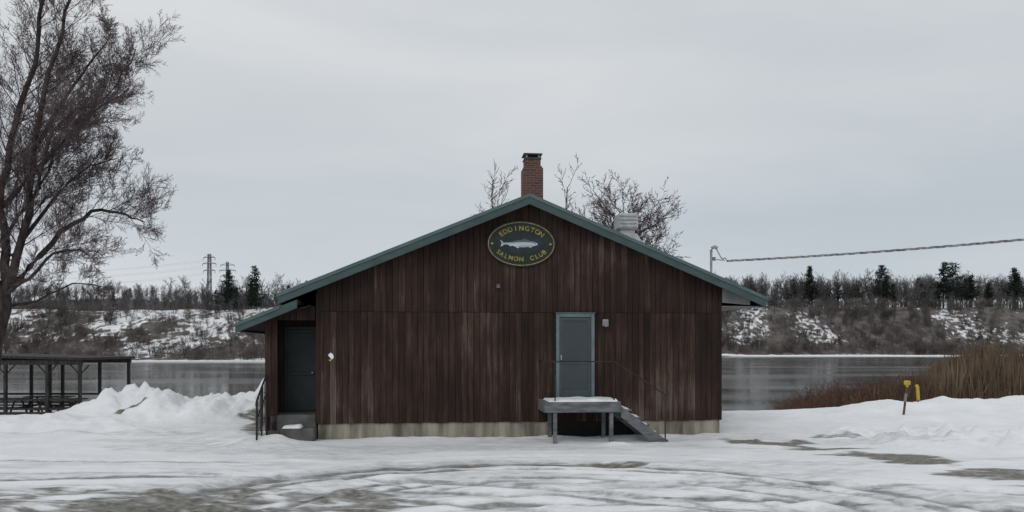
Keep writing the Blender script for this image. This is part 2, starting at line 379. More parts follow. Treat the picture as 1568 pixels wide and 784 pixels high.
o=mkobj('front_siding',bv,bf,M_SID,house);attach_tone(o,tone)
bv=[];bf=[];tone=[]
y=.0
while y<12:
    t=random.random();b=len(bv)
    for (uu,s) in ((UR,1),(UL,-1)):
        if s<0 and y<1.0: continue
        b=len(bv);zt=roofz(uu)-.2
        bv.extend([(uu-.02*s,y+.004,FT-.02),(uu+.012*s,y+.01,FT-.02),(uu+.012*s,y+.142,FT-.02),(uu-.02*s,y+.148,FT-.02),(uu-.02*s,y+.004,zt),(uu+.012*s,y+.01,zt),(uu+.012*s,y+.142,zt),(uu-.02*s,y+.148,zt)])
        bf.extend([(b,b+1,b+5,b+4),(b+1,b+2,b+6,b+5),(b+2,b+3,b+7,b+6)]);tone.extend([t]*8)
    y+=.152
o=mkobj('side_siding',bv,bf,M_SID,house);attach_tone(o,tone)
box('corner_board_right',UR-.06,UR+.02,-.010,.05,FT-.02,3.72,M_SID,house)
box('corner_board_left',UL-.02,UL+.07,-.012,.9,FT-.02,3.60,M_SID,house)
OV=.40
RE=6.03
def slab(name,u0,z0,u1,z1,th,v0,v1,mat): return prism(name,[(u0,z0),(u1,z1),(u1,z1-th),(u0,z0-th)],v0,v1,mat,house)
slab('roof_right',0,ZR,RE,roofz(RE),.13,-OV+.03,12.4,M_SHING)
slab('roof_left',-.001,ZR,-RE,roofz(RE),.13,-OV+.03,12.4,M_SHING)
slab('fascia_right',0,ZR-.01,RE+.02,roofz(RE+.02)-.01,.235,-OV-.012,-OV+.028,M_GREEN)
slab('fascia_left',-.001,ZR-.01,-RE-.02,roofz(RE+.02)-.01,.235,-OV-.012,-OV+.028,M_GREEN)
slab('drip_edge_right',0,ZR+.018,RE+.05,roofz(RE+.05)+.018,.085,-OV-.035,-OV-.013,M_GREEN2)
slab('drip_edge_left',-.001,ZR+.018,-RE-.05,roofz(RE+.05)+.018,.085,-OV-.035,-OV-.013,M_GREEN2)
box('eave_fascia_right',RE,RE+.03,-OV+.03,12.4,roofz(RE)-.24,roofz(RE)-.012,M_GREEN,house)
box('eave_fascia_left',-RE-.03,-RE,-OV+.03,12.4,roofz(RE)-.24,roofz(RE)-.012,M_GREEN,house)
box('soffit_right',UR+.016,RE-.004,-.05,12.3,roofz(RE)-.235,roofz(RE)-.215,M_SOFF,house)
prism('soffit_return_right',[(UR+.02,roofz(UR)-.14),(UR+.02,roofz(RE)-.13),(RE-.25,roofz(RE)-.19),(RE-.25,roofz(RE-.25)-.14)],-.045,-.02,M_SOFF,house)
slab('rake_soffit_right',.02,ZR-.135,RE-.01,roofz(RE-.01)-.135,.015,-OV+.03,-.03,M_SID)
slab('rake_soffit_left',-.02,ZR-.135,-RE+.01,roofz(RE-.01)-.135,.015,-OV+.03,-.03,M_SID)
slab('roof_snow_left',-1.2,roofz(1.2)+.035,-RE+.1,roofz(RE-.1)+.035,.033,-OV+.06,12.2,M_SNOWO)
slab('roof_snow_right',3.6,roofz(3.6)+.03,RE-.1,roofz(RE-.1)+.03,.028,-OV+.3,12.2,M_SNOWO)
lz0,lz1=3.42,2.84
slab('porch_roof',-5.6,lz0,-7.0,lz1,.12,-OV+.04,12.3,M_SHING)
slab('porch_fascia',-5.6,lz0-.01,-7.02,lz1-.02,.20,-OV+.0,-OV+.038,M_GREEN)
slab('porch_drip_edge',-6.0,lz0-.166+.02,-7.06,lz1-.008,.08,-OV-.024,-OV-.002,M_GREEN2)
box('porch_eave_fascia',-7.04,-7.0,-OV+.04,12.3,lz1-.20,lz1-.012,M_GREEN,house)
slab('porch_soffit',-5.3,lz0-.25+.12,-6.99,lz1-.125,.02,-OV+.05,12.2,M_SID)
PL=-6.43
bv=[];bf=[];tone=[]
def fill(u0,u1,z0,z1f,v0,v1):
    u=u0
    while u<u1-.01:
        e=min(u+.15,u1);board(u+.003,e-.003,z0,z1f(u),z1f(e),v0,v1,random.random());u=e
def pz(u):
    return (lz0-(-5.6-u)*(lz0-lz1)/1.4-.15) if u<-5.6 else 3.27
fill(PL,-6.13,.25,pz,.0,.03)
fill(-6.13,UL-.025,2.93,pz,.002,.03)
fill(PL,UL-.02,.62,lambda u:2.95,1.0,1.03)
o=mkobj('porch_siding',bv,bf,M_SID,house);attach_tone(o,tone)
box('porch_core_wall',PL+.01,UL,1.035,11.9,-.3,2.95,M_SID,house)
prism('porch_core_top',[(PL+.01,2.951),(UL,2.951),(UL,3.2),(PL+.01,2.99)],.035,11.9,M_SID,house)
box('porch_side_wall',PL+.012,PL+.08,.034,1.03,.25,2.95,M_SID,house)
box('porch_side_inner',PL+.081,-6.15,.034,.2,.25,2.93,M_SID,house)
box('porch_floor',PL+.05,UL-.025,.0,1.03,-.4,.62,M_CONCD,house,.02)
box('porch_step',-5.98,UL+.0,-.45,-.01,-.4,.34,M_CONCD,house,.03)
box('porch_door_frame',-6.13,-5.24,.965,.999,.621,2.80,M_DOORD,house)
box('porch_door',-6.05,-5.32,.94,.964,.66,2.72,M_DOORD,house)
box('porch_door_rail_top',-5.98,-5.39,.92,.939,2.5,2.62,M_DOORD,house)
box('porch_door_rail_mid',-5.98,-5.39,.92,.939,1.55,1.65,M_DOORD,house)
lathe('porch_door_knob',[(.001,0),(.03,.005),(.03,.04),(.001,.05)],M_METAL,house,12,(-5.42,.9,1.6))
for k,(vv,zz) in enumerate([(-1.15,.0),(-.6,.2),(-.05,.3)]):
    pipe('porch_railing_post',[(-6.38,vv,zz-.3),(-6.38,vv,1.05+.28*k)],.022,M_BLACK,house)
pipe('porch_railing_top',[(-6.38,-1.22,.95),(-6.38,-1.15,1.05),(-6.38,-.05,1.61)],.024,M_BLACK,house)
pipe('porch_railing_mid',[(-6.38,-1.15,.62),(-6.38,-.05,1.15)],.016,M_BLACK,house)
for k in range(7):
    vv=-1.05+k*.15;pipe('porch_railing_baluster',[(-6.38,vv,.2+.16*(k/3)),(-6.38,vv,1.05+.5*(vv+1.15))],.009,M_BLACK,house,6)
# storm door
fw=.085
box('door_frame_left',DU0,DU0+fw,-.05,.03,DZ0,DZ1,M_DOORF,house)
box('door_frame_right',DU1-fw,DU1,-.05,.03,DZ0,DZ1,M_DOORF,house)
box('door_frame_top',DU0+fw,DU1-fw,-.048,.03,DZ1-fw,DZ1,M_DOORF,house)
box('door_drip_cap',DU0-.02,DU1+.02,-.075,-.0,DZ1+.001,DZ1+.025,M_DOORF,house)
box('door_sill',DU0,DU1,-.09,.03,DZ0-.06,DZ0-.001,M_GREYW,house)
a,b_=DU0+fw+.008,DU1-fw-.008
box('storm_door_panel',a,b_,-.01,.028,DZ0+.01,DZ1-fw-.008,M_DOORP,house)
for nm,x0,x1,z0,z1 in (('stile_l',a,a+.07,DZ0+.012,DZ1-fw-.01),('stile_r',b_-.07,b_,DZ0+.012,DZ1-fw-.01),('rail_b',a+.071,b_-.071,DZ0+.012,DZ0+.20),('rail_m',a+.071,b_-.071,1.84,1.92),('rail_t',a+.071,b_-.071,DZ1-fw-.1,DZ1-fw-.01)):
    box('storm_door_'+nm,x0,x1,-.032,-.0105,z0,z1,M_DOORP,house)
def glass_mat():
    m,nt,b=newmat('door_glass');N=nt.nodes;L=nt.links
    tc=N.new('ShaderNodeTexCoord');n=N.new('ShaderNodeTexNoise');n.inputs['Scale'].default_value=1.5;L.new(tc.outputs['Object'],n.inputs['Vector'])
    r=N.new('ShaderNodeValToRGB');r.color_ramp.elements[0].color=(.022,.031,.037,1);r.color_ramp.elements[1].color=(.042,.054,.062,1);L.new(n.outputs['Fac'],r.inputs[0]);L.new(r.outputs[0],b.inputs['Base Color'])
    b.inputs['Roughness'].default_value=.25;return m
M_GL=glass_mat()
box('storm_door_glass_top',a+.072,b_-.072,-.018,-.0105,1.925,DZ1-fw-.105,M_GL,house,0)
box('storm_door_glass_bottom',a+.072,b_-.072,-.018,-.0105,DZ0+.205,1.835,M_GL,house,0)
box('door_handle',a+.015,a+.05,-.075,-.033,1.95,2.08,M_METAL,house,.008)
box('porch_light_plate',1.91,2.06,-.05,-.0,2.80,2.98,M_METAL,house,.015)
lathe('porch_light_globe',[(.02,0),(.06,.02),(.065,.09),(.04,.14),(.03,.16)],M_SOFF,house,14,(1.985,-.10,2.78))
box('junction_box',-.79,-.70,-.07,-.01,3.75,3.85,M_GREYW,house,.01)
prism('wall_badge',[(-4.92,2.08),(-4.83,1.97),(-4.78,2.02),(-4.80,2.10),(-4.86,2.14)],-.01,.008,M_SNOWO,house)
box('wall_badge_lower',-4.90,-4.84,-.012,.007,1.93,1.975,M_YEL,house,.005)
box('dark_panel_under_landing',.6,2.75,.02,.049,-.1,FT-.03,M_DARK,house)  # plain near-black panel on the foundation, below landing and stairs
# landing
box('landing_deck',.28,2.08,-1.15,-.03,.93,.975,M_GREYW,house,.01)
box('landing_rim',.26,2.10,-1.19,-1.152,.72,.972,M_GREYW,house,.008)
box('landing_rim_left',.25,.279,-1.15,-.04,.72,.972,M_GREYW,house)
box('landing_rim_right',2.081,2.11,-1.15,-.04,.72,.972,M_GREYW,house)
for uu in (.52,1.88):
    for vv in (-1.10,-.25):
        box('landing_post',uu-.045,uu+.045,vv-.045,vv+.045,-.4,.719,M_GREYW,house)
def snowpad(name,x0,x1,y0,y1,z,h,parent,n=16):
    gx=np.linspace(x0,x1,n*2);gy=np.linspace(y0,y1,n);v=[];f=[]
    for yy in gy:
        for xx in gx:
            e=min(xx-x0,x1-xx,yy-y0,y1-yy);k=min(1,e/.06)
            hh=h*(math.sqrt(max(0,1-(1-k)**2)))*(.6+.8*float(vnoise(np.array([xx*4]),np.array([yy*4]),3)[0]))
            v.append((xx,yy,z+hh-.003*(k<=0)))
    w=n*2
    for j in range(n-1):
        for i in range(w-1): f.append((j*w+i,j*w+i+1,(j+1)*w+i+1,(j+1)*w+i))
    return mkobj(name,v,f,M_SNOWO,parent,True)
snowpad('landing_snow',.36,2.06,-1.15,-.12,.975,.05,house)
snowpad('porch_step_snow',-5.95,-5.5,-.44,-.05,.34,.06,house,6)
ns=5
for k in range(ns):
    z=.78-k*.185;x0=2.11+k*.225
    box('stair_tread',x0,x0+.27,-1.12,-.12,z-.04,z,M_GREYW,house,.006)
    snowpad('stair_snow',x0+.03,x0+.25,-1.10,-.2,z,.03,house,5)
for vv in (-1.16,-.118):
    prism('stair_stringer',[(2.112,.86),(2.112,.60),(3.12,-.2),(3.32,-.2),(3.32,-.03)],vv,vv+.038,M_GREYW,house)
pipe('landing_rail_top',[(.20,-1.1,1.93),(1.95,-1.1,1.93),(3.25,-1.14,1.10)],.017,M_BLACK,house)
pipe('landing_rail_post',[(.52,-1.1,.7),(.52,-1.1,1.93)],.017,M_BLACK,house)
pipe('landing_rail_post',[(1.95,-1.1,.7),(1.95,-1.1,1.93)],.017,M_BLACK,house)
pipe('stair_rail_post',[(3.2,-1.14,-.2),(3.2,-1.14,1.13)],.017,M_BLACK,house)
pipe('landing_rail_side',[(.28,-1.1,1.93),(.28,-.03,1.93)],.017,M_BLACK,house)
# chimney
cu,cv=.37,2.0
def cbox(nm,w,z0,z1,mat=M_BRICK,b=.01): return box(nm,cu-w,cu+w,cv-w,cv+w,z0,z1,mat,house,b)
cbox('chimney_stack',.275,5.6,7.18);cbox('chimney_shoulder',.25,7.181,7.23);cbox('chimney_neck',.215,7.231,7.42)
cbox('chimney_crown',.235,7.421,7.47,M_CONCD)
for sx in (-1,1):
    for sy in (-1,1):
        box('chimney_cap_leg',cu+sx*.17-.02,cu+sx*.17+.02,cv+sy*.17-.02,cv+sy*.17+.02,7.471,7.545,M_METAL,house,0)
cbox('chimney_cap',.26,7.546,7.58,M_CONCD)
cbox('chimney_flashing',.29,5.6,6.0,M_METAL)
# roof exhaust: square housing with a louvred hood
eu,ev=3.58,4.2
box('roof_exhaust_curb',eu-.40,eu+.40,ev-.40,ev+.40,4.2,5.48,M_VENT,house,.03)
prism('roof_exhaust_shoulder',[(eu-.40,5.481),(eu+.40,5.481),(eu+.26,5.72),(eu-.26,5.72)],ev-.38,ev+.38,M_VENT,house,.02)
box('roof_exhaust_throat',eu-.22,eu+.22,ev-.22,ev+.22,5.721,5.86,M_VENT,house,.01)
box('roof_exhaust_hood',eu-.31,eu+.31,ev-.31,ev+.31,5.861,6.36,M_VENT,house,.05)
for k in range(4): box('roof_exhaust_louvre',eu-.27,eu+.27,ev-.33,ev-.311,5.91+k*.11,5.94+k*.11,M_METAL,house,0)
# service mast
mu,mv=5.16,1.1
pipe('service_mast',[(mu,mv,3.6),(mu,mv,4.90)],.035,M_METAL,house)
pipe('service_weatherhead',[(mu,mv,4.88),(mu+.03,mv,4.97),(mu+.10,mv,5.0),(mu+.17,mv-.02,4.95)],.05,M_METAL,house,10)
for k in range(3):
    pipe('drip_loop',[(mu+.15,mv-.02,4.93),(mu+.22+.03*k,mv,4.80-.05*k),(mu+.30+.02*k,mv-.02,4.66),(mu+.36,mv-.06,4.70),(mu+.42,mv-.08,4.62)],.014,M_CABLE,house,6)
lathe('mast_insulator',[(.03,0),(.055,.02),(.035,.05),(.055,.08),(.03,.1)],M_SOFF,house,12,(mu+.08,mv,4.62))
pipe('mast_bracket',[(mu,mv,4.67),(mu+.36,mv-.07,4.62)],.014,M_METAL,house,6)

# ------------------------------------------------------------ sign
SW,SH=.865,.575
sgn=empty('oval_club_sign',(.393-.165*.9945+.012*.1045,20-.165*.1045-.012,4.86),TH)
M_SG=noise_mat('sign_black_green',(.010,.017,.013),(.018,.027,.021),scale=5,rough=.45,bump=.05)
M_SB=noise_mat('sign_blue_field',(.010,.018,.026),(.022,.034,.045),scale=4,rough=.5,bump=.05)
M_GOLD=noise_mat('sign_gold_paint',(.20,.165,.05),(.36,.30,.10),scale=14,rough=.5,bump=.1)
M_FISH=noise_mat('fish_silver_paint',(.25,.30,.32),(.55,.59,.60),scale=3,stretch=(.6,1,6),rough=.4,bump=.1)
M_FISHD=noise_mat('fish_dark_back',(.05,.075,.08),(.1,.13,.14),scale=12,rough=.4,bump=.1)
def ell(a,b,n=72,cx=0,cz=0): return [(cx+a*math.cos(2*math.pi*i/n),cz+b*math.sin(2*math.pi*i/n)) for i in range(n)]
prism('board',ell(SW,SH),-.035,.0,M_SG,sgn)
def ring(name,a,b,w,y0,y1,mat,n=96):
    v=[];f=[]
    for i in range(n):
        t=2*math.pi*i/n
        for (k,yy) in ((0,y0),(w,y0),(w,y1),(0,y1)): v.append(((a-k)*math.cos(t),yy,(b-k)*math.sin(t)))
    for i in range(n):
        j=(i+1)%n
        for k in range(4):
            f.append((i*4+k,j*4+k,j*4+(k+1)%4,i*4+(k+1)%4))
    return mkobj(name,v,f,mat,sgn)
ring('gold_border',SW-.03,SH-.03,.018,-.045,-.0352,M_GOLD)
prism('blue_field',ell(SW*.68,SH*.40),-.039,-.0353,M_SB,sgn)
top=[(-.50,.02),(-.44,.035),(-.36,.035),(-.20,.075),(-.04,.098),(.02,.10),(.06,.145),(.13,.13),(.15,.09),(.28,.075),(.40,.04),(.47,.005)]
bot=[(.46,-.025),(.38,-.055),(.30,-.072),(.27,-.11),(.20,-.085),(.05,-.095),(-.06,-.09),(-.10,-.125),(-.17,-.085),(-.27,-.05),(-.32,-.075),(-.37,-.03),(-.44,-.02),(-.50,-.03)]
tail=[(-.50,-.03),(-.60,-.095),(-.565,-.0),(-.60,.10),(-.50,.02)]
prism('fish_body',[(x*.88,z*.92) for x,z in top+bot+tail[1:4]],-.052,-.040,M_FISH,sgn)
prism('fish_back',[(x*.86,z) for x,z in [(-.45,.025),(-.2,.067),(0,.092),(.07,.135),(.13,.12),(.28,.068),(.44,.01),(.30,.035),(.0,.05),(-.25,.03)]],-.055,-.0525,M_FISHD,sgn)
prism('fish_eye',ell(.011,.011,10,.35,.003),-.056,-.0526,M_FISHD,sgn)
for s in (-1,1):
    prism('scroll',[(s*.78,.0),(s*.73,.03),(s*.69,.0),(s*.73,-.03)],-.045,-.0354,M_GOLD,sgn)
def letters(word,a,b,t0,t1,size,flip,name):
    V=[];F=[]
    n=len(word)
    for i,ch in enumerate(word):
        t=t0+(t1-t0)*i/(n-1)
        if ch==' ':continue
        cu_=bpy.data.curves.new('tmp','FONT');cu_.body=ch;cu_.size=size;cu_.align_x='CENTER';cu_.align_y='CENTER';cu_.extrude=.005;cu_.offset=.003
        ob=bpy.data.objects.new('tmp',cu_);COL.objects.link(ob)
        dg=bpy.context.evaluated_depsgraph_get();dg.update()
        me=bpy.data.meshes.new_from_object(ob.evaluated_get(dg))
        x=a*math.cos(t);z=b*math.sin(t)
        tx,tz=-a*math.sin(t),b*math.cos(t)
        if not flip: tx,tz=-tx,-tz
        ang=math.atan2(tz,tx)
        base=len(V);c,s=math.cos(ang),math.sin(ang)
        for v in me.vertices:
            V.append((x+v.co.x*c-v.co.y*s,-.043-v.co.z,z+v.co.x*s+v.co.y*c))
        for p in me.polygons: F.append([base+k for k in p.vertices])
        bpy.data.objects.remove(ob);bpy.data.meshes.remove(me);bpy.data.curves.remove(cu_)
    return mkobj(name,V,F,M_GOLD,sgn)
letters('EDDINGTON',.63,.385,math.radians(143),math.radians(37),.165,False,'lettering_top')
letters('SALMON CLUB',.68,.39,math.radians(212),math.radians(328),.155,True,'lettering_bottom')

# ------------------------------------------------------------ cable + pole
def loc2w(u,v,z):
    c,s=math.cos(TH),math.sin(TH);return Vector((.393+u*c-v*s,20+u*s+v*c,z))
A=loc2w(mu+.40,mv-.08,4.61);B=Vector((25.5,10.3,6.35))
mb=MB();NS=420
for st in range(3):
    pts=[]
    for i in range(NS+1):
        t=i/NS;p=A.lerp(B,t);p.z-=4*.85*t*(1-t)*.55
        ph=t*170+st*2*math.pi/3;p=p+Vector((.35*math.cos(ph),.9*math.cos(ph)*.5,math.sin(ph)))*.02
        pts.append(p)
    mb.tube(pts,[.012]*(NS+1),4)
mb.obj('power_cable',M_CABLE)
pole=empty('utility_pole',(25.5,10.3,0))
pipe('pole_shaft',[(0,0,-1),(0,0,4),(.03,0,9)],.15,M_PAVW,pole,12)
box('crossarm',-1.1,1.1,-.06,.06,8.0,8.12,M_PAVW,pole)
for k in (-1,-.4,.4,1): lathe('insulator',[(.03,0),(.05,.03),(.03,.1),(.05,.13)],M_SOFF,pole,10,(k,0,8.12))

# ------------------------------------------------------------ trees
def rperp(d):
    r=Vector((random.gauss(0,1),random.gauss(0,1),random.gauss(0,1)));a=d.cross(r)
    return a.normalized() if a.length>1e-6 else Vector((1,0,0))
def grow(mbs,p,d,L,r,lvl,P):
    mbT,mbF=mbs
    n=P['segs'][lvl];pts=[p.copy()];dd=d.normalized()
    for i in range(n):
        dd=(dd+rperp(dd)*P['wander'][lvl]+Vector((0,0,P['up'][lvl]))).normalized()
        pts.append(pts[-1]+dd*(L/n))
    if lvl>=P['blade']: mbF.blade(pts,r*2)
    else: mbT.tube(pts,[max(r*(1-.75*i/n),.003) for i in range(n+1)],P['sides'][lvl])
    if lvl<P['max']: kids(mbs,pts,L,r,lvl,P)
def kids(mbs,pts,L,r,lvl,P):
    nc=P['n'][lvl];n=len(pts)-1
    for c in range(nc):
        t=P['t0'][lvl]+(1-P['t0'][lvl])*(c+random.random())/nc;f=t*n;i=min(int(f),n-1);q=pts[i].lerp(pts[i+1],f-i)
        ax=(pts[i+1]-pts[i]).normalized();sp=math.radians(random.uniform(*P['ang'][lvl]))
        nd=ax*math.cos(sp)+rperp(ax)*math.sin(sp)
        l=L*P['ratio'][lvl]*random.uniform(.6,1.15)*(1-.45*t)
        grow(mbs,q,nd,l,max(r*.5*(1-.55*t),P['rmin']),lvl+1,P)

bt=empty('leafless_tree',(-17.3,26,gh(-17.3,26)-.1))
P=dict(segs=[6,6,5,4,2],wander=[.13,.13,.15,.18,.2],up=[.05,.07,.08,.06,.02],blade=2,sides=[10,5,4,3,3],max=4,n=[0,11,9,6,0],t0=[.12,.15,.12,.1,0],ang=[(28,62),(24,52),(24,52),(22,50),(22,50)],ratio=[.5,.60,.55,.5,.5],rmin=.0056)
limbs=[
 ([(0,0,0),(.22,0,1.3),(.5,.0,2.8),(.75,0,4.0)],.27,.20),
 ([(.75,0,4.0),(.55,.2,5.6),(.45,.3,7.6),(.9,.3,9.6),(1.6,.2,11.6),(2.0,0,13.8),(2.2,0,15.6)],.17,.035),
 ([(.75,0,4.0),(1.3,-.3,5.2),(1.8,-.5,6.7),(2.1,-.6,8.8),(2.6,-.8,11.0),(3.3,-.9,12.9),(3.8,-.9,14.8)],.16,.03),
 ([(.9,0,4.2),(1.7,.3,5.4),(2.6,.6,6.5),(3.5,.9,7.0),(4.2,1.0,6.9),(4.8,1.0,6.6)],.12,.02),
 ([(1.75,-.45,6.5),(2.6,-1.2,7.8),(3.3,-1.8,8.9),(4.1,-2.1,9.4),(4.8,-2.3,9.5)],.09,.02),
 ([(.75,0,4.0),(.0,-.3,5.6),(-1.1,-.8,7.6),(-2.2,-1,10),(-2.8,-1,12.6)],.16,.03),
 ([(.6,0,3.4),(-.9,.6,5.0),(-2.6,1.0,6.4),(-4.5,1.2,7.4)],.13,.02),
 ([(.5,.3,7.0),(1.2,1.4,8.7),(2.2,2.2,10.4),(3.0,2.8,11.9),(3.6,3,13.2)],.09,.02),
 ([(.75,0,4.0),(1.9,-.6,4.6),(2.9,-1.0,5.3),(3.6,-1.2,5.4),(4.2,-1.3,5.2)],.075,.015),
 ([(2.15,-.6,8.8),(2.9,-.4,10.3),(3.6,-.1,11.6),(4.2,0,12.6)],.075,.015),
 ([(1.5,-.3,5.8),(2.3,.2,7.4),(3.2,.6,8.4),(4.0,.8,8.7)],.07,.015),
 ([(.6,.1,3.6),(1.5,.5,3.9),(2.5,.8,4.5),(3.4,1.0,4.4)],.055,.012),
 ([(2.1,-.6,8.0),(3.0,-.2,9.3),(3.8,.2,10.3),(4.6,.4,10.9)],.07,.015),
 ([(.5,.2,5.8),(1.0,1.0,7.2),(1.5,1.6,9.0),(1.9,1.9,11.0)],.07,.015),
]
mbT=MB();mbF=MB()
def densify(pts,k=3):
    out=[]
    for i in range(len(pts)-1):
        for j in range(k):
            q=pts[i].lerp(pts[i+1],j/k)
            if not(i==0 and j==0): q=q+Vector((random.gauss(0,.04),random.gauss(0,.05),random.gauss(0,.035)))
            out.append(q)
    out.append(pts[-1]);return out
for li,(pp,r0,r1) in enumerate(limbs):
    pts=densify([Vector(p) for p in pp]);n=len(pts)
    mbT.tube(pts,[r0+(r1-r0)*(i/(n-1))**.8 for i in range(n)],9)
    if li>0:
        LL=sum((pts[i+1]-pts[i]).length for i in range(n-1))
        off=li in(5,6)
        P['n'][0]=int((2.4 if off else 4.0)*LL)
        P0=dict(P);P0['ratio']=[min(.45,2.8/LL)]+P['ratio'][1:]
        kids((mbT,mbF),pts,LL,(r0+r1)*.26,0,P0)
mbT.obj('trunk_and_limbs',M_BARK,bt);mbF.obj('twigs',M_TWIG,bt)

def bare_tree(name,loc,H,spread,P,tw=M_TWIG,trunk_r=.13,lean=(0,0)):
    e=empty(name,loc);mbT=MB();mbF=MB()
    pts=[Vector((lean[0]*t*t+random.gauss(0,.05),lean[1]*t,t*H*.75)) for t in [i/7 for i in range(8)]];pts[0]=Vector((0,0,0))
    mbT.tube(pts,[trunk_r*(1-.8*i/7) for i in range(8)],7)
    P0=dict(P);P0['ratio']=[spread/H]+P['ratio'][1:]
    kids((mbT,mbF),pts,H,trunk_r*.7,0,P0)
    mbT.obj('trunk_and_limbs',M_BARK,e);mbF.obj('twigs',tw,e);return e
P2=dict(segs=[5,5,4,3,2],wander=[.12,.16,.2,.22,.2],up=[.08,.10,.08,.06,.02],blade=2,sides=[7,5,4,3,3],max=4,n=[50,12,8,4,0],t0=[.48,.2,.1,.1,0],ang=[(30,82),(25,60),(25,60),(25,60),(25,60)],ratio=[.5,.5,.45,.4,.5],rmin=.012)
bare_tree('leafless_tree',(5.2,36,-.6),11.6,4.3,P2)
P3=dict(P2);P3['n']=[22,8,5,0,0];P3['max']=3;P3['ang']=[(25,60)]+P2['ang'][1:]
bare_tree('leafless_tree',(-.70,34,-.6),12.6,2.8,P3,lean=(-.2,0),trunk_r=.09)
P4=dict(P3);P4['n']=[12,6,4,0,0];P4['ang']=[(15,45)]+P4['ang'][1:]
bare_tree('leafless_tree',(1.8,33,-.6),12.6,2.8,P4,lean=(.5,0),trunk_r=.08)

def template(fn,*a):
    mbT=MB();fn(mbT,*a);return mbT.arrays()
PT=dict(segs=[4,3,2,2],wander=[.1,.18,.2,.2],up=[.08,.12,.1,.1],blade=1,sides=[4,3,3,3],max=3,n=[22,7,4,0],t0=[.25,.2,.1,.1],ang=[(22,50),(22,55),(25,60),(25,60)],ratio=[.42,.5,.5,.5],rmin=.032)
def t_tree(mb,H):
    pts=[Vector((random.gauss(0,.12)*i,random.gauss(0,.12)*i,H*.85*i/5)) for i in range(6)]
    mb.tube(pts,[.15*(1-.8*i/5) for i in range(6)],4);kids((mb,mb),pts,H,.12,0,PT)
PS=dict(segs=[3,2,2],wander=[.15,.2,.2],up=[.1,.12,.1],blade=0,sides=[3,3,3],max=2,n=[6,4,0],t0=[.25,.2,.1],ang=[(20,50),(22,55),(25,60)],ratio=[.5,.5,.5],rmin=.03)
def t_shrub(mb,H):
    for k in range(13):
        a=random.random()*6.28;d=Vector((math.cos(a)*random.uniform(.1,.7),math.sin(a)*random.uniform(.1,.7),1))
        grow((mb,mb),Vector((math.cos(a)*.25*H*random.random(),math.sin(a)*.25*H*random.random(),0)),d,H*random.uniform(.6,1.),.045,0,PS)
def t_pine(mb,H,wide,flat=False):
    pts=[Vector((0,0,H*i/6)) for i in range(7)];mb.tube(pts,[.25*(1-.85*i/6) for i in range(7)],5)
    z=H*random.uniform(.15,.35)
    while z<H*.99:
        f=(z/H);R=wide*H*(1-f)**(.45 if flat else .75)*random.uniform(.5,1.25)+.3
        for k in range(random.randint(4,6)):
            a=random.random()*6.28;Lb=R*random.uniform(.5,1.15);up=random.uniform(-.05,.35)
            d=Vector((math.cos(a),math.sin(a),up))
            mb.blade([Vector((0,0,z)),Vector((0,0,z))+d*Lb*.6,Vector((0,0,z))+d*Lb],.09)
            for c in range(int(9+Lb*8)):
                s=random.uniform(.2,1.05);q=Vector((0,0,z))+d*Lb*s+Vector((random.gauss(0,.25),random.gauss(0,.25),random.gauss(0,.18)))
                dv=Vector((random.gauss(0,1),random.gauss(0,1),random.gauss(.5,.6))).normalized()*random.uniform(.3,.65)
                mb.blade([q,q+dv],random.uniform(.16,.36))
        z+=random.uniform(.3,.62)*H/12*(1.4 if flat else 1)
def scatter(name,temps,places,mat):
    VS=[];QS=[];TS=[];off=0
    for (x,y,z,s,r,ti,zs) in places:
        V,Qd,T=temps[ti];c,sn=math.cos(r),math.sin(r)
        W=np.empty_like(V);W[:,0]=(V[:,0]*c-V[:,1]*sn)*s+x;W[:,1]=(V[:,0]*sn+V[:,1]*c)*s+y;W[:,2]=V[:,2]*s*zs+z
        VS.append(W);QS.append(Qd+off);TS.append(T+off);off+=len(V)
    return fastmesh(name,np.concatenate(VS),[np.concatenate(QS),np.concatenate(TS)],mat)
TT=[template(t_tree,9) for _ in range(6)]
TSH=[template(t_shrub,3.2) for _ in range(6)]
TP=[template(t_pine,13,.27),template(t_pine,13,.36),template(t_pine,13,.34,True),template(t_pine,13,.44,True),template(t_pine,13,.30)]
def hz(xa,ya): return height(np.array(xa,dtype=float),np.array(ya,dtype=float))
def place_many(n,xr,dr,smin,smax,nt,zs=(.9,1.1),slopey=True,keep=None):
    xa=[];ya=[]
    while len(xa)<n:
        x=random.uniform(*xr);y=(float(shore(np.array([x]))[0]) if slopey else 0)+random.uniform(*dr)
        if abs(x)>y*.70+10: continue
        if -.33*y+6<x<.24*y and slopey: 
            if random.random()<.9: continue
        if keep and not keep(x,y): continue
        xa.append(x);ya.append(y)
    z=hz(xa,ya)
    return [(xa[i],ya[i],float(z[i])-.1,random.uniform(smin,smax),random.random()*6.28,random.randrange(nt),random.uniform(*zs)) for i in range(n)]
kb=lambda x,y: float(fbm(np.array([x*.05]),np.array([y*.05]),5,71)[0])>.47 or random.random()<.42
sh=place_many(540,(-170,-30),(3,50),.45,1.05,6,keep=kb)+place_many(680,(60,230),(4,55),.6,1.4,6,keep=kb)
scatter('brush_thicket',TSH,sh,M_BRUSHT)
tr=place_many(100,(-170,-40),(42,80),.45,.75,6)+place_many(400,(60,270),(46,100),1.2,1.75,6)+place_many(80,(60,250),(10,44),.7,1.1,6)+place_many(30,(-150,-40),(12,40),.5,.8,6)
tr+=place_many(400,(-330,-95),(300,440),.75,1.1,6,slopey=False)
tr+=place_many(60,(-105,-55),(235,270),.8,1.3,6,slopey=False)
scatter('distant_trees',TT,tr,M_TWIG_HAZE)
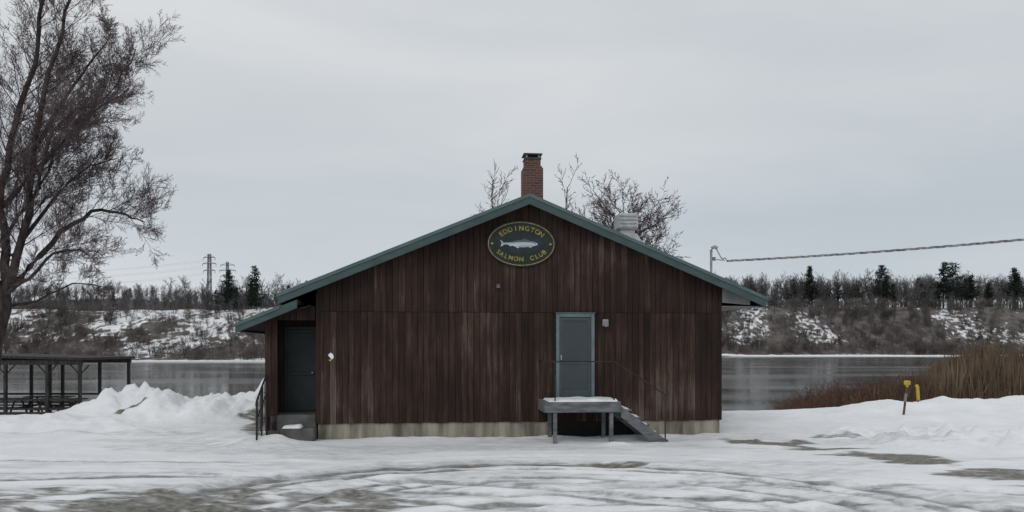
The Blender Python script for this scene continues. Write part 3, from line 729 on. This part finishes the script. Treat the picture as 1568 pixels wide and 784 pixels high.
pn=[(-78.8,222,11.6),(-72.4,224,12.2),(-75.2,230,8.5),(-81.5,228,7),(-66,235,7.5),(-62,240,9.5),(-70,218,8),(-84,226,6),(-76,220,7),
    (127,340,18.5),(131,344,13),(123,346,12),(157,338,18.5),(161,343,14),(182,336,20),(189,342,20.5),(176,345,14),(213,338,18),(218,345,16),(206,344,12),(143,350,12),(104,345,11),(168,352,12),(199,350,14),(110,352,11.5),(232,345,17),(149,346,10),(118,342,9),(195,338,14),(225,340,13),(137,345,10)]
zz=hz([p[0] for p in pn],[p[1] for p in pn])
pl=[(p[0],p[1],float(zz[i])-.2,p[2]/13,random.random()*6.28,random.choice([1,1,4]) if p[0]<0 else random.choice([0,1,2,3,3]),1.0) for i,p in enumerate(pn)]
hx=[random.uniform(-190,-120) for _ in range(26)];hy=[random.uniform(320,400) for _ in range(26)];hzv=hz(hx,hy)
pl+=[(hx[i],hy[i],float(hzv[i]),random.uniform(.4,.65),random.random()*6,random.randrange(5),1) for i in range(26)]
scatter('distant_pine_trees',TP,pl,M_PINE)

# red shrubs & reeds at the right bank
rs=[]
for _ in range(230):
    y=random.uniform(31.5,43);x=random.uniform(.335,.62)*y
    rs.append((x,y,gh(x,y)-.05,random.uniform(.55,.85)*(.62+.38*min(1,max(0,(x/y-.335)/.10))),random.random()*6.28,random.randrange(4),random.uniform(.75,1.0)))
PS['rmin']=.009
def t_shrub2(mb,H):
    for k in range(20):
        a=random.random()*6.28;d=Vector((math.cos(a)*random.uniform(.1,.8),math.sin(a)*random.uniform(.1,.8),1))
        grow((mb,mb),Vector((math.cos(a)*.3*H*random.random(),math.sin(a)*.3*H*random.random(),0)),d,H*random.uniform(.6,1.),.015,0,PS)
TS2=[template(t_shrub2,3.2) for _ in range(4)]
scatter('red_shrub_thicket',TS2,rs,M_REDTW)
N=42000
rx=RNG.uniform(12,40,N);ry=RNG.uniform(32.5,47,N)
dens=fbm(rx*.35,ry*.35,3,12)
keepm=(RNG.random(N)<sm(rx/ry,.38,.54)*sm(dens,.25,.5))
rx=rx[keepm];ry=ry[keepm];n=len(rx);rz=hz(rx,ry)
hh=(1.7+2.0*sm(rx/ry,.44,.62))*(.66+.46*RNG.random(n))*(.65+.65*fbm(rx*.5,ry*.5,3,19))
la=RNG.uniform(0,6.28,n);lean=np.abs(RNG.normal(0,.10,n))*hh
wa=RNG.uniform(0,6.28,n);w=RNG.uniform(.007,.017,n)
base=np.stack([rx,ry,rz],1);side=np.stack([np.cos(wa)*w,np.sin(wa)*w,0*w],1)
mid=base+np.stack([np.cos(la)*lean*.35,np.sin(la)*lean*.35,hh*.6],1);tip=base+np.stack([np.cos(la)*lean,np.sin(la)*lean,hh],1)
pl1=mid*.35+tip*.65
V=np.stack([base-side,base+side,mid-side,mid+side,pl1-side*1.7,pl1+side*1.7,tip],1).reshape(-1,3)
b0=np.arange(n)*7
Qr=np.concatenate([np.stack([b0,b0+1,b0+3,b0+2],1),np.stack([b0+2,b0+3,b0+5,b0+4],1)]);Tr=np.stack([b0+4,b0+5,b0+6],1)
fastmesh('reeds',V,[Qr,Tr],M_REED)

# ------------------------------------------------------------ pavilion
pv=empty('riverside_pavilion',(-20.4,32.4,gh(-18,31.5)))
prism('roof_deck',[(-4.6,2.62),(4.0,2.40),(4.0,2.31),(-4.6,2.53)],-2.0,2.3,M_PAVW,pv)
box('roof_beam_front',-4.4,3.95,-1.95,-1.83,2.13,2.305,M_PAVW,pv);box('roof_beam_back',-4.4,3.95,1.93,2.05,2.13,2.305,M_PAVW,pv)
for x in (-4.2,-2.9,-2.1,-.35,.45,1.0,2.6,3.85):
    for y in (-1.89,1.99): box('post',x-.055,x+.055,y-.055,y+.055,-.6,2.13,M_PAVW,pv)
    for k in range(2): pipe('brace',[(x,-1.89,1.75),(x+(.36 if k else -.36),-1.89,2.13)],.028,M_PAVW,pv,4)
for x in range(-4,4,1): box('rafter',x-.04,x+.04,-1.95,2.2,2.28-.025*x,2.34-.025*x,M_PAVW,pv)
for yy in (-1.88,1.98):
    box('rail',-4.2,3.85,yy-.025,yy+.025,.75,.83,M_PAVW,pv,0);box('rail_low',-4.2,3.85,yy-.025,yy+.025,.40,.47,M_PAVW,pv,0)
box('kick_board',-4.2,3.85,-1.93,-1.9,-.5,.33,M_PAVW,pv)
def picnic(x,y,z,rz):
    e=empty('picnic_table',(x,y,z),rz)
    for k in range(5): box('top_plank',-.9,.9,-.36+k*.146,-.36+k*.146+.138,.72,.76,M_PAVW,e)
    for s in (-1,1):
        box('seat_plank',-.9,.9,s*.68-.13,s*.68+.13,.42,.46,M_PAVW,e)
        for xx in (-.65,.65): pipe('leg',[(xx,s*.18,.72),(xx,s*.62,0)],.045,M_PAVW,e,4)
    for xx in (-.65,.65): box('cross_bar',xx-.04,xx+.04,-.72,.72,.34,.419,M_PAVW,e)
for (x,y,r) in ((-18.0,31.8,.1),(-20.4,31.9,-.05),(-22.8,32.0,.05),(-19.4,33.4,.0)): picnic(x,y,gh(x,y),r)

# ------------------------------------------------------------ marker posts
mk=empty('pipeline_marker_post',(12.25,25.0,gh(12.25,25)-.05))
pipe('post',[(0,0,-.3),(.15,0,.95)],.036,M_RUST,mk,8)
pipe('post_band',[(.085,0,.45),(.12,0,.72)],.042,M_SOFF,mk,8)
box('cap_sign',.05,.26,-.04,.04,.98,1.13,M_YEL,mk,.03)
pipe('cap_neck',[(.145,0,.92),(.16,0,1.02)],.045,M_YEL,mk,8)
mk2=empty('pipeline_marker_post',(13.55,26.6,gh(13.55,26.6)-.1))
pipe('post',[(0,0,-.3),(.02,0,.4)],.032,M_RUST,mk2,8)
pipe('sleeve',[(.02,0,.15),(-.01,0,.60),(-.05,0,.66)],.055,M_YEL,mk2,10)

# ------------------------------------------------------------ transmission towers
def lattice(name,x,y,z0,H,w0,w1,arms):
    e=empty(name,(x,y,z0));mb=MB()
    def seg(a,b,r): mb.tube([Vector(a),Vector(b)],[r,r],4)
    nb=9
    for k in range(nb):
        a,b=k/nb,(k+1)/nb;wa=w0+(w1-w0)*a;wb=w0+(w1-w0)*b
        c=[(-1,-1),(1,-1),(1,1),(-1,1)]
        for j in range(4):
            p=c[j];q=c[(j+1)%4]
            seg((p[0]*wa,p[1]*wa,a*H),(p[0]*wb,p[1]*wb,b*H),.16)
            seg((p[0]*wa,p[1]*wa,a*H),(q[0]*wb,q[1]*wb,b*H),.09);seg((q[0]*wa,q[1]*wa,a*H),(p[0]*wb,p[1]*wb,b*H),.09)
            seg((p[0]*wb,p[1]*wb,b*H),(q[0]*wb,q[1]*wb,b*H),.09)
    for (f,l) in arms:
        for s in (-1,1):
            seg((0,0,H*f),(s*l,0,H*f),.16);seg((0,0,H*f+1.3),(s*l,0,H*f),.1);seg((s*l,0,H*f),(s*l,0,H*f-1.3),.12)
    mb.obj('lattice_frame',M_STEEL,e);return e
lattice('transmission_tower',-152,400,14,34.5,1.1,.6,[(.95,2.9),(.86,3.4),(.76,2.9)])
lattice('transmission_tower',-171.5,480,16,37,1.1,.5,[(.95,4.2),(.86,5),(.77,4.2)])
mb=MB()
for (f,l) in [(.95,2.9),(.86,3.4),(.76,2.9)]:
    for s in (-1,1):
        a=Vector((-152+s*l,400,14+34.5*f-1.3));b=a+Vector((-190,-30,-2));pts=[]
        for i in range(25):
            t=i/24;p=a.lerp(b,t);p.z-=4*7*t*(1-t);pts.append(p)
        mb.tube(pts,[.025]*25,3)
mb.obj('transmission_wires',M_STEEL)

# ------------------------------------------------------------ world
w=bpy.data.worlds.new('World');scene.world=w;w.use_nodes=True;nt=w.node_tree;N=nt.nodes;L=nt.links
bg=N['Background'];bg.inputs['Strength'].default_value=.1
sky=N.new('ShaderNodeTexSky');sky.sky_type='NISHITA';sky.sun_disc=False;sky.sun_elevation=math.radians(38);sky.sun_rotation=math.radians(200)
tc=N.new('ShaderNodeTexCoord')
mp=N.new('ShaderNodeMapping');mp.inputs['Scale'].default_value=(1.0,1.0,4.0);mp.inputs['Location'].default_value=(.35,.1,.3);L.new(tc.outputs['Generated'],mp.inputs[0])
n=N.new('ShaderNodeTexNoise');n.inputs['Scale'].default_value=1.7;n.inputs['Detail'].default_value=6;n.inputs['Roughness'].default_value=.5;n.inputs['Distortion'].default_value=.35;L.new(mp.outputs[0],n.inputs['Vector'])
r=N.new('ShaderNodeValToRGB');e=r.color_ramp.elements;e[0].position=.32;e[0].color=(.560,.595,.625,1);e[1].position=.68;e[1].color=(.680,.697,.712,1)
L.new(n.outputs['Fac'],r.inputs[0])
sp=N.new('ShaderNodeSeparateXYZ');L.new(tc.outputs['Generated'],sp.inputs[0])
r2=N.new('ShaderNodeValToRGB');e=r2.color_ramp.elements
e[0].position=0;e[0].color=(1.02,1.04,1.06,1);e[1].position=.45;e[1].color=(1.10,1.09,1.08,1)
x=e.new(.07);x.color=(.97,.99,1.02,1);x=e.new(.15);x.color=(.91,.935,.96,1);x=e.new(.26);x.color=(1.02,1.02,1.02,1)
L.new(sp.outputs[2],r2.inputs[0])
mu_=N.new('ShaderNodeMix');mu_.data_type='RGBA';mu_.blend_type='MULTIPLY';mu_.inputs['Factor'].default_value=1;L.new(r.outputs[0],mu_.inputs['A']);L.new(r2.outputs[0],mu_.inputs['B'])
sc=N.new('ShaderNodeVectorMath');sc.operation='SCALE';sc.inputs['Scale'].default_value=10;L.new(mu_.outputs['Result'],sc.inputs[0])
mx=N.new('ShaderNodeMix');mx.data_type='RGBA';mx.inputs['Factor'].default_value=.95;L.new(sky.outputs[0],mx.inputs['A']);L.new(sc.outputs[0],mx.inputs['B'])
L.new(mx.outputs['Result'],bg.inputs['Color'])
sl=bpy.data.lights.new('sun','SUN');sl.energy=.6;sl.angle=math.radians(25);sl.color=(1,.97,.93)
so=bpy.data.objects.new('sun',sl);COL.objects.link(so)
az=math.radians(200);el=math.radians(38)
d=Vector((math.sin(az)*math.cos(el),math.cos(az)*math.cos(el),math.sin(el)))
so.rotation_euler=d.to_track_quat('Z','Y').to_euler();so.location=(0,-10,30)

# ------------------------------------------------------------ camera
cam=bpy.data.cameras.new('camera');cam.lens=28;cam.sensor_width=36;cam.shift_y=.088;cam.clip_end=6000;cam.clip_start=.1
co=bpy.data.objects.new('camera',cam);COL.objects.link(co);co.location=(0,0,2.3);co.rotation_euler=(math.radians(90),0,0)
scene.camera=co
print('faces',sum(len(m.polygons) for m in bpy.data.meshes))
